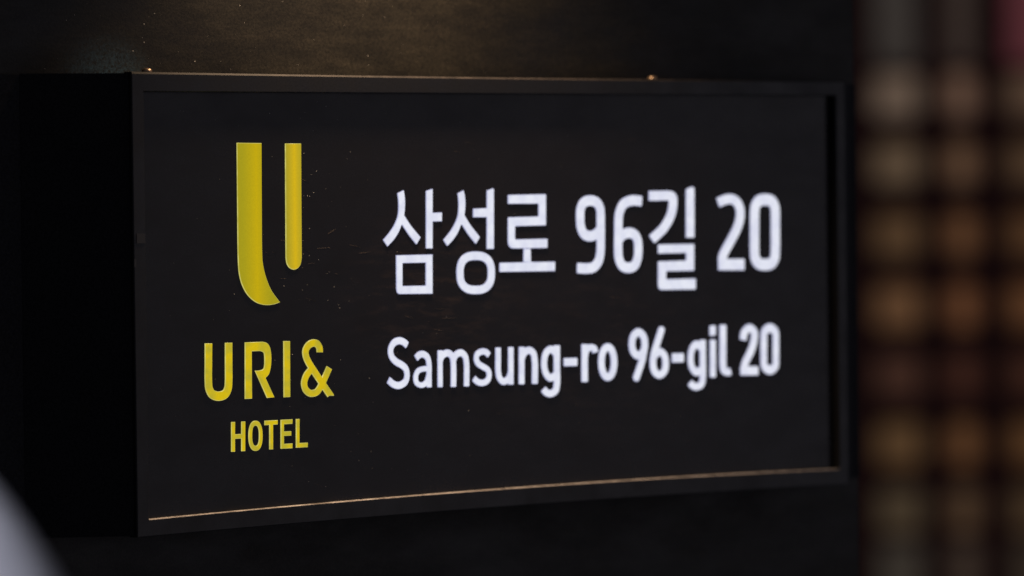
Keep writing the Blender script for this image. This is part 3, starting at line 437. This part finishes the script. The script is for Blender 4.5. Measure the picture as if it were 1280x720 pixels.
('road_en','s',[[[22535,8336],[22589,8368],[22643,8393],[22714,8419],[22785,8439],[22857,8453],[22928,8460],[22990,8461],[23061,8456],[23132,8445],[23194,8429],[23256,8408],[23309,8383],[23358,8353],[23406,8316],[23494,8234],[23507,8216],[23502,8190],[23467,8138],[23366,8027],[23330,7996],[23303,7981],[23285,7982],[23276,7987],[23182,8073],[23136,8103],[23100,8115],[23056,8126],[22976,8133],[22923,8129],[22860,8117],[22800,8098],[22753,8077],[22729,8060],[22712,8041],[22695,8008],[22687,7975],[22688,7929],[22704,7882],[22731,7835],[22768,7794],[22837,7753],[23252,7562],[23349,7507],[23402,7464],[23452,7410],[23493,7349],[23529,7275],[23546,7221],[23558,7168],[23565,7062],[23560,7002],[23549,6943],[23514,6838],[23467,6754],[23437,6715],[23406,6683],[23367,6651],[23326,6624],[23272,6595],[23218,6571],[23156,6549],[23093,6532],[23022,6517],[22959,6510],[22897,6507],[22835,6510],[22773,6518],[22702,6532],[22631,6551],[22569,6573],[22516,6594],[22464,6621],[22411,6655],[22358,6695],[22254,6784],[22242,6800],[22241,6813],[22251,6839],[22313,6923],[22399,7020],[22426,7041],[22444,7047],[22453,7046],[22469,7037],[22591,6934],[22654,6894],[22716,6870],[22778,6852],[22840,6840],[22893,6836],[22956,6841],[23018,6854],[23090,6877],[23143,6903],[23170,6923],[23190,6948],[23209,6987],[23221,7033],[23227,7092],[23218,7146],[23199,7193],[23166,7232],[23105,7269],[22708,7449],[22602,7506],[22543,7550],[22494,7598],[22446,7659],[22405,7726],[22368,7813],[22349,7893],[22344,7972],[22355,8058],[22379,8136],[22419,8214],[22472,8283]]]),
('road_en','u',[[[23868,8463],[23900,8474],[23945,8478],[24142,8473],[24177,8469],[24210,8461],[24223,8454],[24232,8440],[24225,7896],[24206,7458],[24213,7279],[24236,7112],[24249,7059],[24263,7019],[24287,6978],[24323,6934],[24364,6896],[24394,6877],[24412,6873],[24430,6874],[24484,6890],[24556,6925],[24604,6961],[24624,6987],[24649,7033],[24725,7217],[24729,7250],[24748,8439],[24752,8459],[24769,8471],[24787,8476],[24850,8481],[25038,8475],[25083,8468],[25112,8456],[25120,8442],[25122,8429],[25116,8056],[25092,6553],[25087,6533],[25069,6521],[25016,6512],[24792,6520],[24756,6526],[24729,6537],[24718,6552],[24712,6573],[24703,6582],[24694,6583],[24559,6537],[24469,6518],[24424,6515],[24379,6516],[24334,6522],[24290,6534],[24219,6564],[24148,6608],[24079,6666],[24014,6734],[23963,6802],[23924,6870],[23894,6944],[23871,7031],[23838,7251],[23829,7437],[23848,7894],[23857,8437],[23859,8450]]]),
('road_en','n',[[[25512,8455],[25542,8466],[25587,8470],[25812,8463],[25848,8457],[25875,8446],[25890,8431],[25902,8409],[25911,8403],[25920,8402],[26047,8441],[26138,8458],[26183,8460],[26228,8458],[26273,8452],[26327,8440],[26390,8419],[26456,8389],[26517,8354],[26579,8310],[26631,8264],[26669,8223],[26704,8175],[26733,8121],[26765,8034],[26786,7939],[26811,7717],[26822,7577],[26826,7403],[26823,7249],[26794,6528],[26786,6514],[26763,6502],[26732,6497],[26695,6495],[26469,6503],[26424,6513],[26397,6528],[26388,6541],[26386,6561],[26416,7388],[26413,7569],[26403,7696],[26383,7870],[26366,7951],[26341,7998],[26294,8039],[26258,8060],[26222,8074],[26195,8078],[26168,8076],[26122,8061],[26068,8034],[26022,8004],[25990,7975],[25948,7903],[25890,7778],[25881,7745],[25860,6538],[25853,6525],[25830,6513],[25800,6507],[25754,6505],[25547,6513],[25498,6524],[25475,6537],[25468,6551],[25467,6565],[25486,7743],[25479,7836],[25489,7916],[25497,8429],[25500,8442]]]),
('road_en','g',[[[27404,8348],[27478,8394],[27551,8428],[27624,8452],[27698,8464],[27752,8466],[27807,8460],[27852,8450],[27943,8420],[27952,8421],[27962,8428],[27974,8458],[27989,8471],[28017,8480],[28054,8484],[28328,8477],[28383,8465],[28401,8456],[28409,8446],[28413,8425],[28395,7251],[28402,6761],[28398,6586],[28388,6473],[28359,6292],[28339,6199],[28315,6126],[28280,6053],[28239,5994],[28187,5942],[28123,5895],[28021,5842],[27911,5803],[27792,5776],[27682,5767],[27582,5773],[27482,5794],[27373,5832],[27274,5881],[27220,5915],[27169,5957],[27121,6004],[27064,6068],[27057,6081],[27059,6101],[27090,6140],[27127,6173],[27280,6286],[27326,6312],[27363,6324],[27381,6323],[27399,6313],[27471,6235],[27507,6205],[27552,6181],[27606,6161],[27652,6153],[27707,6155],[27771,6170],[27835,6195],[27863,6213],[27879,6228],[27891,6248],[27904,6281],[27938,6454],[27953,6574],[27951,6608],[27942,6620],[27933,6624],[27915,6622],[27832,6597],[27787,6588],[27732,6582],[27677,6584],[27622,6593],[27568,6610],[27512,6635],[27454,6671],[27400,6712],[27349,6761],[27293,6823],[27244,6888],[27203,6953],[27174,7010],[27120,7150],[27098,7231],[27079,7325],[27068,7412],[27062,7499],[27062,7593],[27069,7686],[27082,7780],[27101,7873],[27125,7959],[27151,8032],[27181,8098],[27215,8157],[27256,8214],[27294,8255],[27349,8306]],[[27654,8039],[27605,7999],[27567,7953],[27536,7894],[27511,7821],[27488,7721],[27475,7614],[27472,7514],[27479,7420],[27496,7319],[27523,7224],[27554,7150],[27594,7084],[27647,7019],[27692,6982],[27711,6976],[27729,6975],[27756,6982],[27785,6995],[27925,7064],[27942,7077],[27952,7097],[27961,7908],[27954,7928],[27941,7942],[27809,8040],[27764,8067],[27737,8074],[27719,8072],[27691,8062]]]),
('road_en','hyphen',[[[28701,7780],[28731,7787],[28804,7788],[29558,7779],[29594,7777],[29622,7769],[29633,7759],[29641,7739],[29642,7665],[29638,7402],[29632,7375],[29616,7358],[29588,7351],[29551,7349],[28797,7356],[28733,7358],[28696,7367],[28685,7377],[28678,7391],[28676,7438],[28681,7733],[28685,7760]]]),
('road_en','r',[[[29980,8467],[29996,8475],[30024,8483],[30097,8486],[30328,8478],[30367,8470],[30420,8448],[30439,8444],[30550,8465],[30625,8472],[30708,8468],[30800,8453],[30865,8435],[30920,8413],[30970,8386],[31012,8357],[31049,8324],[31077,8289],[31103,8243],[31123,8193],[31146,8104],[31146,8077],[31137,8064],[31119,8051],[31090,8038],[31053,8028],[30849,7985],[30802,7981],[30774,7984],[30756,7993],[30747,8005],[30729,8072],[30716,8096],[30693,8111],[30656,8117],[30610,8111],[30562,8094],[30516,8068],[30481,8035],[30455,7975],[30401,7781],[30391,7187],[30381,6526],[30373,6500],[30343,6484],[30297,6477],[30057,6482],[30011,6487],[29974,6495],[29951,6507],[29939,6520],[29936,6541],[29966,8434],[29970,8454]]]),
('road_en','o',[[[31526,8377],[31588,8415],[31648,8442],[31714,8462],[31788,8475],[31863,8478],[31938,8471],[32003,8457],[32068,8434],[32132,8402],[32188,8366],[32243,8320],[32296,8266],[32344,8204],[32387,8135],[32422,8066],[32456,7984],[32484,7895],[32507,7799],[32523,7697],[32532,7595],[32534,7466],[32529,7351],[32519,7256],[32503,7161],[32480,7067],[32452,6980],[32419,6899],[32378,6819],[32331,6747],[32282,6686],[32229,6634],[32169,6587],[32106,6550],[32047,6524],[31981,6504],[31906,6491],[31832,6489],[31767,6495],[31692,6511],[31627,6534],[31563,6566],[31508,6603],[31452,6649],[31403,6701],[31354,6763],[31311,6832],[31276,6901],[31242,6983],[31214,7072],[31191,7167],[31175,7269],[31166,7371],[31163,7479],[31167,7594],[31178,7702],[31194,7803],[31217,7897],[31245,7984],[31278,8064],[31319,8144],[31365,8216],[31414,8277],[31467,8330]],[[31809,8050],[31762,8006],[31720,7944],[31685,7870],[31656,7783],[31635,7689],[31623,7588],[31618,7473],[31621,7364],[31635,7255],[31656,7160],[31687,7071],[31726,6995],[31769,6940],[31810,6908],[31829,6902],[31857,6902],[31895,6920],[31938,6962],[31980,7023],[32017,7102],[32045,7189],[32066,7283],[32078,7384],[32082,7479],[32078,7608],[32066,7710],[32044,7806],[32014,7895],[31976,7968],[31939,8019],[31894,8056],[31875,8064],[31847,8065],[31829,8060]]]),
('road_en','9',[[[33746,9099],[33807,9136],[33902,9181],[33977,9205],[34053,9218],[34119,9221],[34194,9212],[34251,9198],[34307,9179],[34381,9144],[34476,9088],[34568,9017],[34645,8940],[34687,8884],[34726,8815],[34755,8746],[34786,8636],[34804,8526],[34817,8328],[34805,8205],[34705,7799],[34637,7575],[34556,7359],[34474,7175],[34151,6513],[34114,6459],[34063,6420],[34028,6404],[33999,6395],[33962,6389],[33924,6389],[33886,6395],[33858,6403],[33830,6415],[33796,6435],[33771,6457],[33746,6485],[33728,6514],[33714,6547],[33705,6609],[33710,6649],[33724,6690],[34005,7260],[34087,7435],[34134,7549],[34131,7552],[34074,7551],[34008,7559],[33942,7576],[33886,7597],[33830,7625],[33774,7657],[33690,7718],[33640,7761],[33562,7845],[33527,7894],[33492,7956],[33446,8073],[33422,8169],[33411,8237],[33402,8353],[33408,8502],[33427,8624],[33461,8746],[33509,8853],[33542,8907],[33578,8954],[33659,9033]],[[34021,8752],[33963,8705],[33935,8672],[33913,8632],[33891,8564],[33877,8497],[33867,8388],[33873,8286],[33886,8210],[33906,8148],[33937,8093],[33987,8042],[34043,8002],[34081,7982],[34100,7978],[34138,7992],[34195,8023],[34244,8057],[34285,8097],[34352,8313],[34349,8436],[34331,8559],[34311,8628],[34285,8676],[34243,8717],[34182,8761],[34131,8787],[34103,8793],[34065,8778]]]),
('road_en','6',[[[35672,9239],[35730,9267],[35787,9280],[35854,9279],[35892,9271],[35920,9261],[35974,9229],[36016,9187],[36044,9131],[36052,9076],[36048,9042],[36037,9008],[35745,8379],[35640,8143],[35645,8137],[35731,8129],[35797,8113],[35864,8088],[35920,8061],[35977,8029],[36034,7991],[36109,7931],[36156,7886],[36198,7839],[36233,7790],[36273,7714],[36310,7610],[36324,7548],[36338,7445],[36344,7294],[36335,7136],[36316,7020],[36279,6898],[36254,6844],[36227,6797],[36175,6730],[36089,6652],[36011,6598],[35955,6566],[35886,6534],[35782,6499],[35705,6485],[35629,6482],[35553,6490],[35477,6510],[35379,6550],[35312,6586],[35223,6647],[35169,6693],[35100,6764],[35055,6827],[35021,6889],[34981,7000],[34965,7068],[34947,7185],[34934,7377],[34944,7513],[34959,7601],[34988,7717],[35048,7913],[35109,8068],[35269,8440],[35602,9156],[35632,9203]],[[35433,7574],[35419,7520],[35404,7431],[35401,7370],[35405,7294],[35417,7171],[35433,7095],[35454,7033],[35475,6995],[35513,6957],[35560,6921],[35616,6889],[35635,6883],[35645,6883],[35708,6909],[35778,6955],[35818,6994],[35839,7035],[35859,7103],[35873,7184],[35879,7266],[35878,7383],[35871,7458],[35857,7527],[35838,7583],[35817,7617],[35757,7674],[35715,7704],[35668,7730],[35514,7619]]]),
('road_en','hyphen',[[[36611,7797],[36646,7807],[36703,7809],[37364,7802],[37412,7799],[37441,7792],[37462,7772],[37469,7724],[37463,7374],[37458,7346],[37443,7326],[37430,7320],[37405,7314],[37338,7313],[36686,7318],[36638,7321],[36607,7330],[36590,7351],[36584,7406],[36590,7749],[36595,7776]]]),
('road_en','g',[[[38156,8355],[38215,8390],[38273,8418],[38331,8437],[38399,8449],[38447,8450],[38505,8445],[38553,8433],[38630,8408],[38659,8403],[38669,8406],[38678,8414],[38693,8452],[38705,8466],[38728,8477],[38757,8482],[38815,8483],[39057,8475],[39105,8465],[39130,8448],[39136,8420],[39120,7371],[39127,6811],[39121,6604],[39111,6494],[39080,6281],[39062,6192],[39039,6116],[39008,6048],[38967,5988],[38916,5934],[38854,5888],[38754,5837],[38647,5800],[38521,5774],[38405,5765],[38309,5771],[38203,5792],[38098,5828],[37993,5878],[37939,5911],[37891,5947],[37788,6047],[37779,6061],[37778,6082],[37786,6102],[37809,6129],[38009,6294],[38038,6312],[38067,6321],[38086,6321],[38107,6312],[38182,6241],[38229,6206],[38277,6183],[38325,6166],[38373,6157],[38431,6158],[38499,6171],[38557,6191],[38584,6207],[38598,6220],[38620,6261],[38639,6343],[38662,6508],[38659,6549],[38650,6562],[38640,6566],[38611,6565],[38527,6547],[38475,6540],[38418,6540],[38369,6545],[38312,6559],[38254,6581],[38197,6610],[38139,6648],[38082,6694],[38025,6749],[37975,6805],[37931,6864],[37893,6925],[37865,6981],[37818,7113],[37798,7196],[37783,7293],[37774,7390],[37771,7493],[37775,7596],[37784,7692],[37800,7788],[37821,7877],[37872,8020],[37903,8081],[37941,8142],[37989,8202],[38039,8257],[38098,8310]],[[38395,8005],[38343,7959],[38299,7905],[38269,7850],[38242,7775],[38220,7680],[38207,7577],[38203,7473],[38208,7370],[38220,7280],[38240,7197],[38264,7134],[38297,7078],[38352,7014],[38405,6971],[38424,6963],[38443,6960],[38463,6961],[38492,6969],[38646,7040],[38667,7059],[38675,7080],[38681,7846],[38673,7873],[38656,7895],[38489,8010],[38460,8021],[38441,8023],[38421,8019]]]),
('road_en','i',[[[39475,9214],[39508,9226],[39547,9230],[39799,9232],[39859,9226],[39879,9218],[39895,9204],[39903,9183],[39907,9149],[39901,8768],[39895,8720],[39878,8694],[39849,8681],[39810,8676],[39567,8674],[39499,8678],[39480,8683],[39460,8697],[39449,8718],[39444,8752],[39450,9139],[39456,9187],[39462,9201]],[[39483,8454],[39517,8467],[39564,8473],[39792,8467],[39836,8460],[39861,8451],[39882,8437],[39894,8416],[39866,6486],[39861,6458],[39843,6438],[39810,6425],[39765,6420],[39532,6427],[39493,6433],[39464,6443],[39444,6458],[39433,6479],[39461,8406],[39466,8434]]]),
('road_en','l',[[[40234,9244],[40263,9256],[40312,9261],[40605,9254],[40644,9249],[40673,9240],[40692,9227],[40702,9208],[40683,7864],[40664,7324],[40667,7192],[40685,6983],[40691,6948],[40704,6920],[40717,6906],[40744,6891],[40773,6884],[40812,6881],[40929,6894],[40959,6885],[40978,6868],[40990,6849],[41003,6814],[41062,6590],[41063,6541],[41052,6521],[41041,6511],[41011,6498],[40923,6483],[40854,6476],[40786,6476],[40718,6482],[40650,6493],[40581,6510],[40513,6532],[40455,6557],[40407,6584],[40366,6612],[40325,6648],[40292,6685],[40263,6727],[40239,6775],[40221,6824],[40205,6894],[40194,6977],[40176,7186],[40173,7324],[40192,7871],[40213,9199],[40218,9227]]]),
('road_en','2',[[[42094,9111],[42173,9159],[42252,9196],[42329,9222],[42401,9237],[42470,9242],[42548,9236],[42627,9220],[42706,9192],[42794,9150],[42877,9097],[42950,9040],[43018,8970],[43065,8904],[43096,8841],[43116,8771],[43128,8687],[43128,8610],[43121,8526],[43083,8311],[43035,8150],[42953,7947],[42871,7780],[42790,7634],[42699,7500],[42434,7144],[42374,7042],[42359,7007],[42354,6980],[42356,6966],[42368,6951],[42385,6944],[42414,6939],[43026,6930],[43066,6926],[43098,6915],[43116,6894],[43123,6859],[43129,6524],[43124,6475],[43116,6461],[43098,6449],[43068,6442],[43038,6441],[42249,6458],[41846,6468],[41807,6473],[41778,6486],[41764,6504],[41759,6532],[41764,6712],[41752,6796],[41755,6845],[41771,6900],[41856,7120],[41937,7286],[42028,7426],[42242,7707],[42315,7809],[42377,7912],[42458,8070],[42527,8228],[42576,8373],[42610,8540],[42619,8658],[42613,8693],[42592,8728],[42561,8756],[42522,8777],[42482,8785],[42453,8780],[42423,8768],[42383,8740],[42333,8693],[42302,8645],[42280,8569],[42244,8375],[42233,8355],[42210,8342],[42180,8338],[42141,8341],[41920,8384],[41812,8408],[41763,8430],[41750,8444],[41744,8465],[41764,8590],[41793,8721],[41834,8832],[41874,8903],[41932,8975],[42004,9043]]]),
('road_en','0',[[[43624,9093],[43684,9129],[43788,9178],[43862,9204],[43924,9221],[43994,9232],[44063,9235],[44143,9227],[44212,9212],[44281,9190],[44390,9141],[44459,9101],[44552,9034],[44607,8984],[44657,8926],[44697,8862],[44730,8784],[44752,8692],[44762,8566],[44757,8363],[44761,8160],[44750,7817],[44750,7473],[44734,7004],[44723,6935],[44704,6865],[44660,6768],[44621,6714],[44571,6661],[44520,6618],[44463,6578],[44400,6541],[44299,6494],[44229,6470],[44159,6452],[44090,6442],[44020,6440],[43951,6447],[43881,6462],[43802,6488],[43694,6538],[43596,6599],[43537,6644],[43484,6693],[43434,6750],[43391,6818],[43360,6892],[43338,6983],[43328,7116],[43333,7312],[43330,7563],[43347,8351],[43354,8442],[43359,8672],[43368,8735],[43386,8804],[43429,8901],[43472,8962],[43517,9010],[43574,9058]],[[43886,8678],[43844,8646],[43835,8576],[43810,7500],[43814,7305],[43809,7116],[43813,7060],[43821,7039],[43889,6986],[43949,6955],[44018,6932],[44058,6934],[44117,6951],[44178,6978],[44218,7004],[44251,7033],[44260,7103],[44261,7291],[44271,7487],[44272,7837],[44281,8173],[44278,8369],[44283,8564],[44278,8620],[44266,8642],[44204,8688],[44145,8719],[44076,8742],[44046,8743],[43996,8731],[43946,8712]]])]
def letter(name, loops, mat, rim):
    cu = bpy.data.curves.new('outline', 'CURVE')
    cu.dimensions = '2D'; cu.fill_mode = 'BOTH'
    cu.extrude = 0.0004; cu.bevel_depth = 0.0005; cu.bevel_resolution = 0; cu.offset = -0.0005
    for lp in loops:
        sp = cu.splines.new('POLY')
        sp.points.add(len(lp) - 1)
        for pt, (a, b) in zip(sp.points, lp):
            pt.co = (a / 50000.0, b / 50000.0, 0, 1)
        sp.use_cyclic_u = True
    tmp = bpy.data.objects.new('outline', cu)
    COL.objects.link(tmp)
    dg = bpy.context.evaluated_depsgraph_get()
    me = bpy.data.meshes.new_from_object(tmp.evaluated_get(dg))
    bpy.data.objects.remove(tmp, do_unlink=True)
    bpy.data.curves.remove(cu)
    me.transform(Matrix.Rotation(math.radians(90), 4, 'X'))
    me.transform(Matrix.Translation((0, PY - 0.0002, 0)))
    me.materials.clear(); me.materials.append(mat); me.materials.append(rim)
    for pl in me.polygons:
        pl.material_index = 0 if abs(pl.normal.y) > 0.95 else 1
    me.name = name
    o = bpy.data.objects.new(name, me)
    COL.objects.link(o)
    o.parent = panel
    return o
first = True
for grp, ch, loops in GLYPHS:
    if grp == 'emblem':
        o = letter('emblem_bar', loops, M_YTUBE1 if first else M_YTUBE2, M_YRIM)
        tag(o, 'wide yellow bar with hooked foot' if first else 'narrow yellow bar with rounded foot')
        first = False
    elif grp in ('name', 'hotel'):
        o = letter('letter', loops, M_YEL, M_YRIM)
        tag(o, 'yellow ' + {'&': 'ampersand', 'U': 'letter U', 'R': 'letter R', 'I': 'letter I'}.get(ch, 'letter ' + ch))
    else:
        o = letter('hyphen' if ch == 'hyphen' else 'digit' if ch.isdigit() else 'letter', loops, M_WHT, M_WRIM)

# two screws on top of the frame and a scrap of tape on the left rail
prof = [(0.0052, 0.0), (0.0055, 0.0012), (0.0046, 0.0030), (0.0028, 0.0040), (0.0009, 0.0043)]
for x, sc in ((0.0262, 1.0), (0.7085, 1.0)):
    v, f = lathe(prof, 16)
    o = mesh_obj('screw', [(x + a * sc, 0.0095 + b * sc, top_o(x) - 0.0002 + c * sc) for a, b, c in v], f, M_SCREW, sign, smooth=True)
v, f = box(0.0035, 0.0140, -0.0006, 0.0004, 0.2835, 0.2930)
tag(mesh_obj('tape_scrap', v, f, M_TAPE, sign), 'scrap of grey tape on the left rail')
v, f = box(0.0004, 0.0026, -0.0004, 0.0006, 0.2605, 0.2680)
mesh_obj('paint_chip', v, f, M_TAPE, sign)

# dust specks
def specks(name, pts, y, parent, mat, squash=0.35):
    verts, faces = [], []
    for x, z, r in pts:
        b = len(verts)
        e = random.uniform(0.7, 1.5)
        verts += [(x - r, y, z), (x + r, y, z), (x, y, z - r * e), (x, y, z + r * e), (x, y - r * squash, z), (x, y + r * squash, z)]
        faces += [tuple(b + i for i in t) for t in ((0, 2, 4), (2, 1, 4), (1, 3, 4), (3, 0, 4), (2, 0, 5), (1, 2, 5), (3, 1, 5), (0, 3, 5))]
    o = mesh_obj(name, verts, faces, mat, parent)
    o['kind'] = 'stuff'
    return o
random.seed(7)
pts = [(x, z, random.uniform(0.00042, 0.0007)) for x, z in [(0.2402, 0.264), (0.228, 0.2682), (0.1946, 0.2386), (0.2188, 0.234), (0.2601, 0.2364), (0.131, 0.2317), (0.2673, 0.1629), (0.2387, 0.3529), (0.2351, 0.3932), (0.2251, 0.2392), (0.2792, 0.2217), (0.2654, 0.2183), (0.2671, 0.2151), (0.2043, 0.17), (0.198, 0.1811), (0.3445, 0.2707), (0.3051, 0.143), (0.2268, 0.328), (0.2347, 0.3312), (0.2837, 0.372)]]
for i in range(90):
    pts.append((random.uniform(0.03, 0.95), random.uniform(0.03, 0.425), random.choice([0.00012, 0.00016, 0.00022, 0.0003])))
for i in range(90):
    cx, cz, sx, sz = random.choice([(0.235, 0.33, 0.03, 0.05), (0.255, 0.25, 0.04, 0.04), (0.34, 0.31, 0.16, 0.07), (0.28, 0.06, 0.12, 0.025), (0.16, 0.17, 0.08, 0.06), (0.30, 0.39, 0.2, 0.03), (0.33, 0.22, 0.04, 0.03)])
    x, z = random.gauss(cx, sx), random.gauss(cz, sz)
    if 0.02 < x < 0.9 and 0.03 < z < 0.425:
        pts.append((x, z, random.choice([0.00018, 0.00025, 0.00032, 0.00045])))
specks('dust', pts, PY - 0.0001, sign, M_DUST)
verts, faces = [], []
for i in range(46):                                # hairline scratches
    cx, cz, sx, sz = random.choice([(0.23, 0.27, 0.04, 0.02), (0.37, 0.22, 0.06, 0.04), (0.60, 0.14, 0.2, 0.05), (0.40, 0.36, 0.2, 0.03)])
    x, z = random.gauss(cx, sx), min(max(random.gauss(cz, sz), 0.04), 0.42)
    L, a, w = random.uniform(0.004, 0.02), random.gauss(-0.22, 0.25), random.uniform(0.00008, 0.00018)
    dx, dz = L * math.cos(a), L * math.sin(a)
    b = len(verts)
    verts += [(x, PY - 0.00015, z - w), (x + dx, PY - 0.00015, z + dz), (x, PY - 0.00015, z + w), (x + dx * .5, PY - 0.0003, z + dz * .5)]
    faces += [(b, b + 1, b + 3), (b + 1, b + 2, b + 3), (b, b + 3, b + 2)]
sc = mesh_obj('scratches', verts, faces, M_SCRATCH, sign); sc['kind'] = 'stuff'
pts = [(x, z, 0.0006) for x, z in [(0.077, 0.4998), (0.0767, 0.4817), (0.0626, 0.4728), (0.1405, 0.4635), (0.1994, 0.5205), (0.0902, 0.5104), (0.3682, 0.4721)]]
for i in range(70):
    pts.append((random.uniform(-0.05, 0.6), random.uniform(0.452, 0.54), random.choice([0.00015, 0.0002, 0.0003])))
specks('dust', pts, WY - 0.0001, wall, M_DUST)

# ------------------------------------------------------------------ far lit lattice window
lat = empty('lattice_window', (17.6191, 15.5409, -1.15), math.atan2(-0.6728, 0.7397))
tag(lat, 'warm lit lattice window, out of focus far behind on the right', 'window')
PXM = 28.0 / 6000.0
def X(px): return (px - 1115) * PXM
def Zp(py): return 1.15 + (-0.2649) + (383 - py) * PXM
cols = [(896, 950), (985, 1048), (1096, 1150), (1186, 1220), (1262, 1334), (1364, 1398), (1436, 1500)]
rows = [(-40, 80), (96, 144), (183, 228), (271, 318), (359, 408), (447, 492), (531, 579), (612, 664), (680, 770)]
RC = [(0.034, 0.028, 0.024), (0.115, 0.079, 0.056), (0.094, 0.061, 0.036), (0.092, 0.049, 0.022), (0.096, 0.046, 0.020),
      (0.044, 0.018, 0.011), (0.090, 0.047, 0.019), (0.062, 0.042, 0.023), (0.030, 0.024, 0.018)]
k = NT('warm_pane')
oi = k.n('ShaderNodeObjectInfo')
k.b.inputs['Base Color'].default_value = (0.10, 0.08, 0.06, 1)
k.b.inputs['Roughness'].default_value = 0.3
nz = k.ramp(k.noise(k.coords(), 14, 3, 0.6), [(0.3, (0.72,) * 3), (0.7, (1.25,) * 3)])
mul = k.n('ShaderNodeMix', data_type='RGBA', blend_type='MULTIPLY'); mul.inputs[0].default_value = 1
k.l(oi.outputs['Color'], mul.inputs[6]); k.l(nz.outputs[0], mul.inputs[7])
k.l(mul.outputs[2], k.b.inputs['Emission Color']); k.b.inputs['Emission Strength'].default_value = 0.9
M_PANE = k.m
M_BAR = black_paint('dark_red_timber', (0.16, 0.055, 0.045), 0.55, 0.3)
random.seed(3)
for ci, (a, b) in enumerate(cols):
    for ri, (t, u) in enumerate(rows):
        v, f = box(X(a) - 0.01, X(b) + 0.01, 0.0, 0.012, Zp(u) - 0.01, Zp(t) + 0.01)
        o = mesh_obj('pane', v, f, M_PANE, lat)
        c = Vector(RC[ri])
        if ci == 3:
            c = Vector((c.x * 1.05, c.y * 0.86, c.z * 0.80))
        if ci >= 4:
            c = Vector((c.x * 0.85, c.y * 0.72, c.z * 0.62))
            if ri == 0:
                c = Vector((0.072, 0.018, 0.022))
        c *= random.uniform(0.82, 1.18)
        o.color = (c.x, c.y, c.z, 1)
zlo, zhi = Zp(rows[-1][1]) - 0.05, Zp(rows[0][0]) + 0.05
edges = [cols[0][0] - 25] + [c for ab in cols for c in ab] + [cols[-1][1] + 25]
for i in range(0, len(edges), 2):
    v, f = box(X(edges[i]), X(edges[i + 1]), -0.035, 0.012, zlo, zhi)
    bevel_obj(mesh_obj('upright', v, f, M_BAR, lat), 0.003, 1)
hed = [rows[0][0] - 25] + [r for ab in rows for r in ab] + [rows[-1][1] + 25]
for i in range(0, len(hed), 2):
    v, f = box(X(edges[0]) + 0.001, X(edges[-1]) - 0.001, -0.028, 0.010, Zp(hed[i + 1]), Zp(hed[i]))
    bevel_obj(mesh_obj('crossbar', v, f, M_BAR, lat), 0.003, 1)

# ------------------------------------------------------------------ pale rounded cap in the near foreground
k = NT('pale_grey_enamel')
a = k.noise(k.coords(), 60, 4, 0.6)
r = k.ramp(a, [(0.3, (0.50, 0.50, 0.54)), (0.7, (0.58, 0.58, 0.62))])
k.l(r.outputs[0], k.b.inputs['Base Color']); k.b.inputs['Roughness'].default_value = 0.55
M_POST = k.m
post = empty('rounded_post', (-1.0975, -1.2269, -1.2))
tag(post, 'out-of-focus pale grey rounded post top in the lower left corner', 'post')
z0 = (0.0861) + 1.2
RA = 0.0825
prof = [(0.079, -0.048), (RA, -0.040), (0.075, -0.020), (0.065, 0.0), (0.0575, 0.0125), (0.045, 0.0325), (0.030, 0.0525), (0.020, 0.0640), (0.010, 0.0715), (0.002, 0.0740)]
v, f = lathe([(r, z0 + z) for r, z in prof], 40)
mesh_obj('cap', v, f, M_POST, post, smooth=True)
v, f = lathe([(RA + 0.006, z0 - 0.09), (RA + 0.008, z0 - 0.085), (RA + 0.008, z0 - 0.055), (RA - 0.004, z0 - 0.049)], 40)
mesh_obj('collar', v, f, M_POST, post)
v, f = lathe([(RA + 0.012, 0.0), (RA + 0.012, 0.05), (RA - 0.004, 0.07), (RA - 0.004, z0 - 0.089)], 40)
mesh_obj('shaft', v, f, M_POST, post)
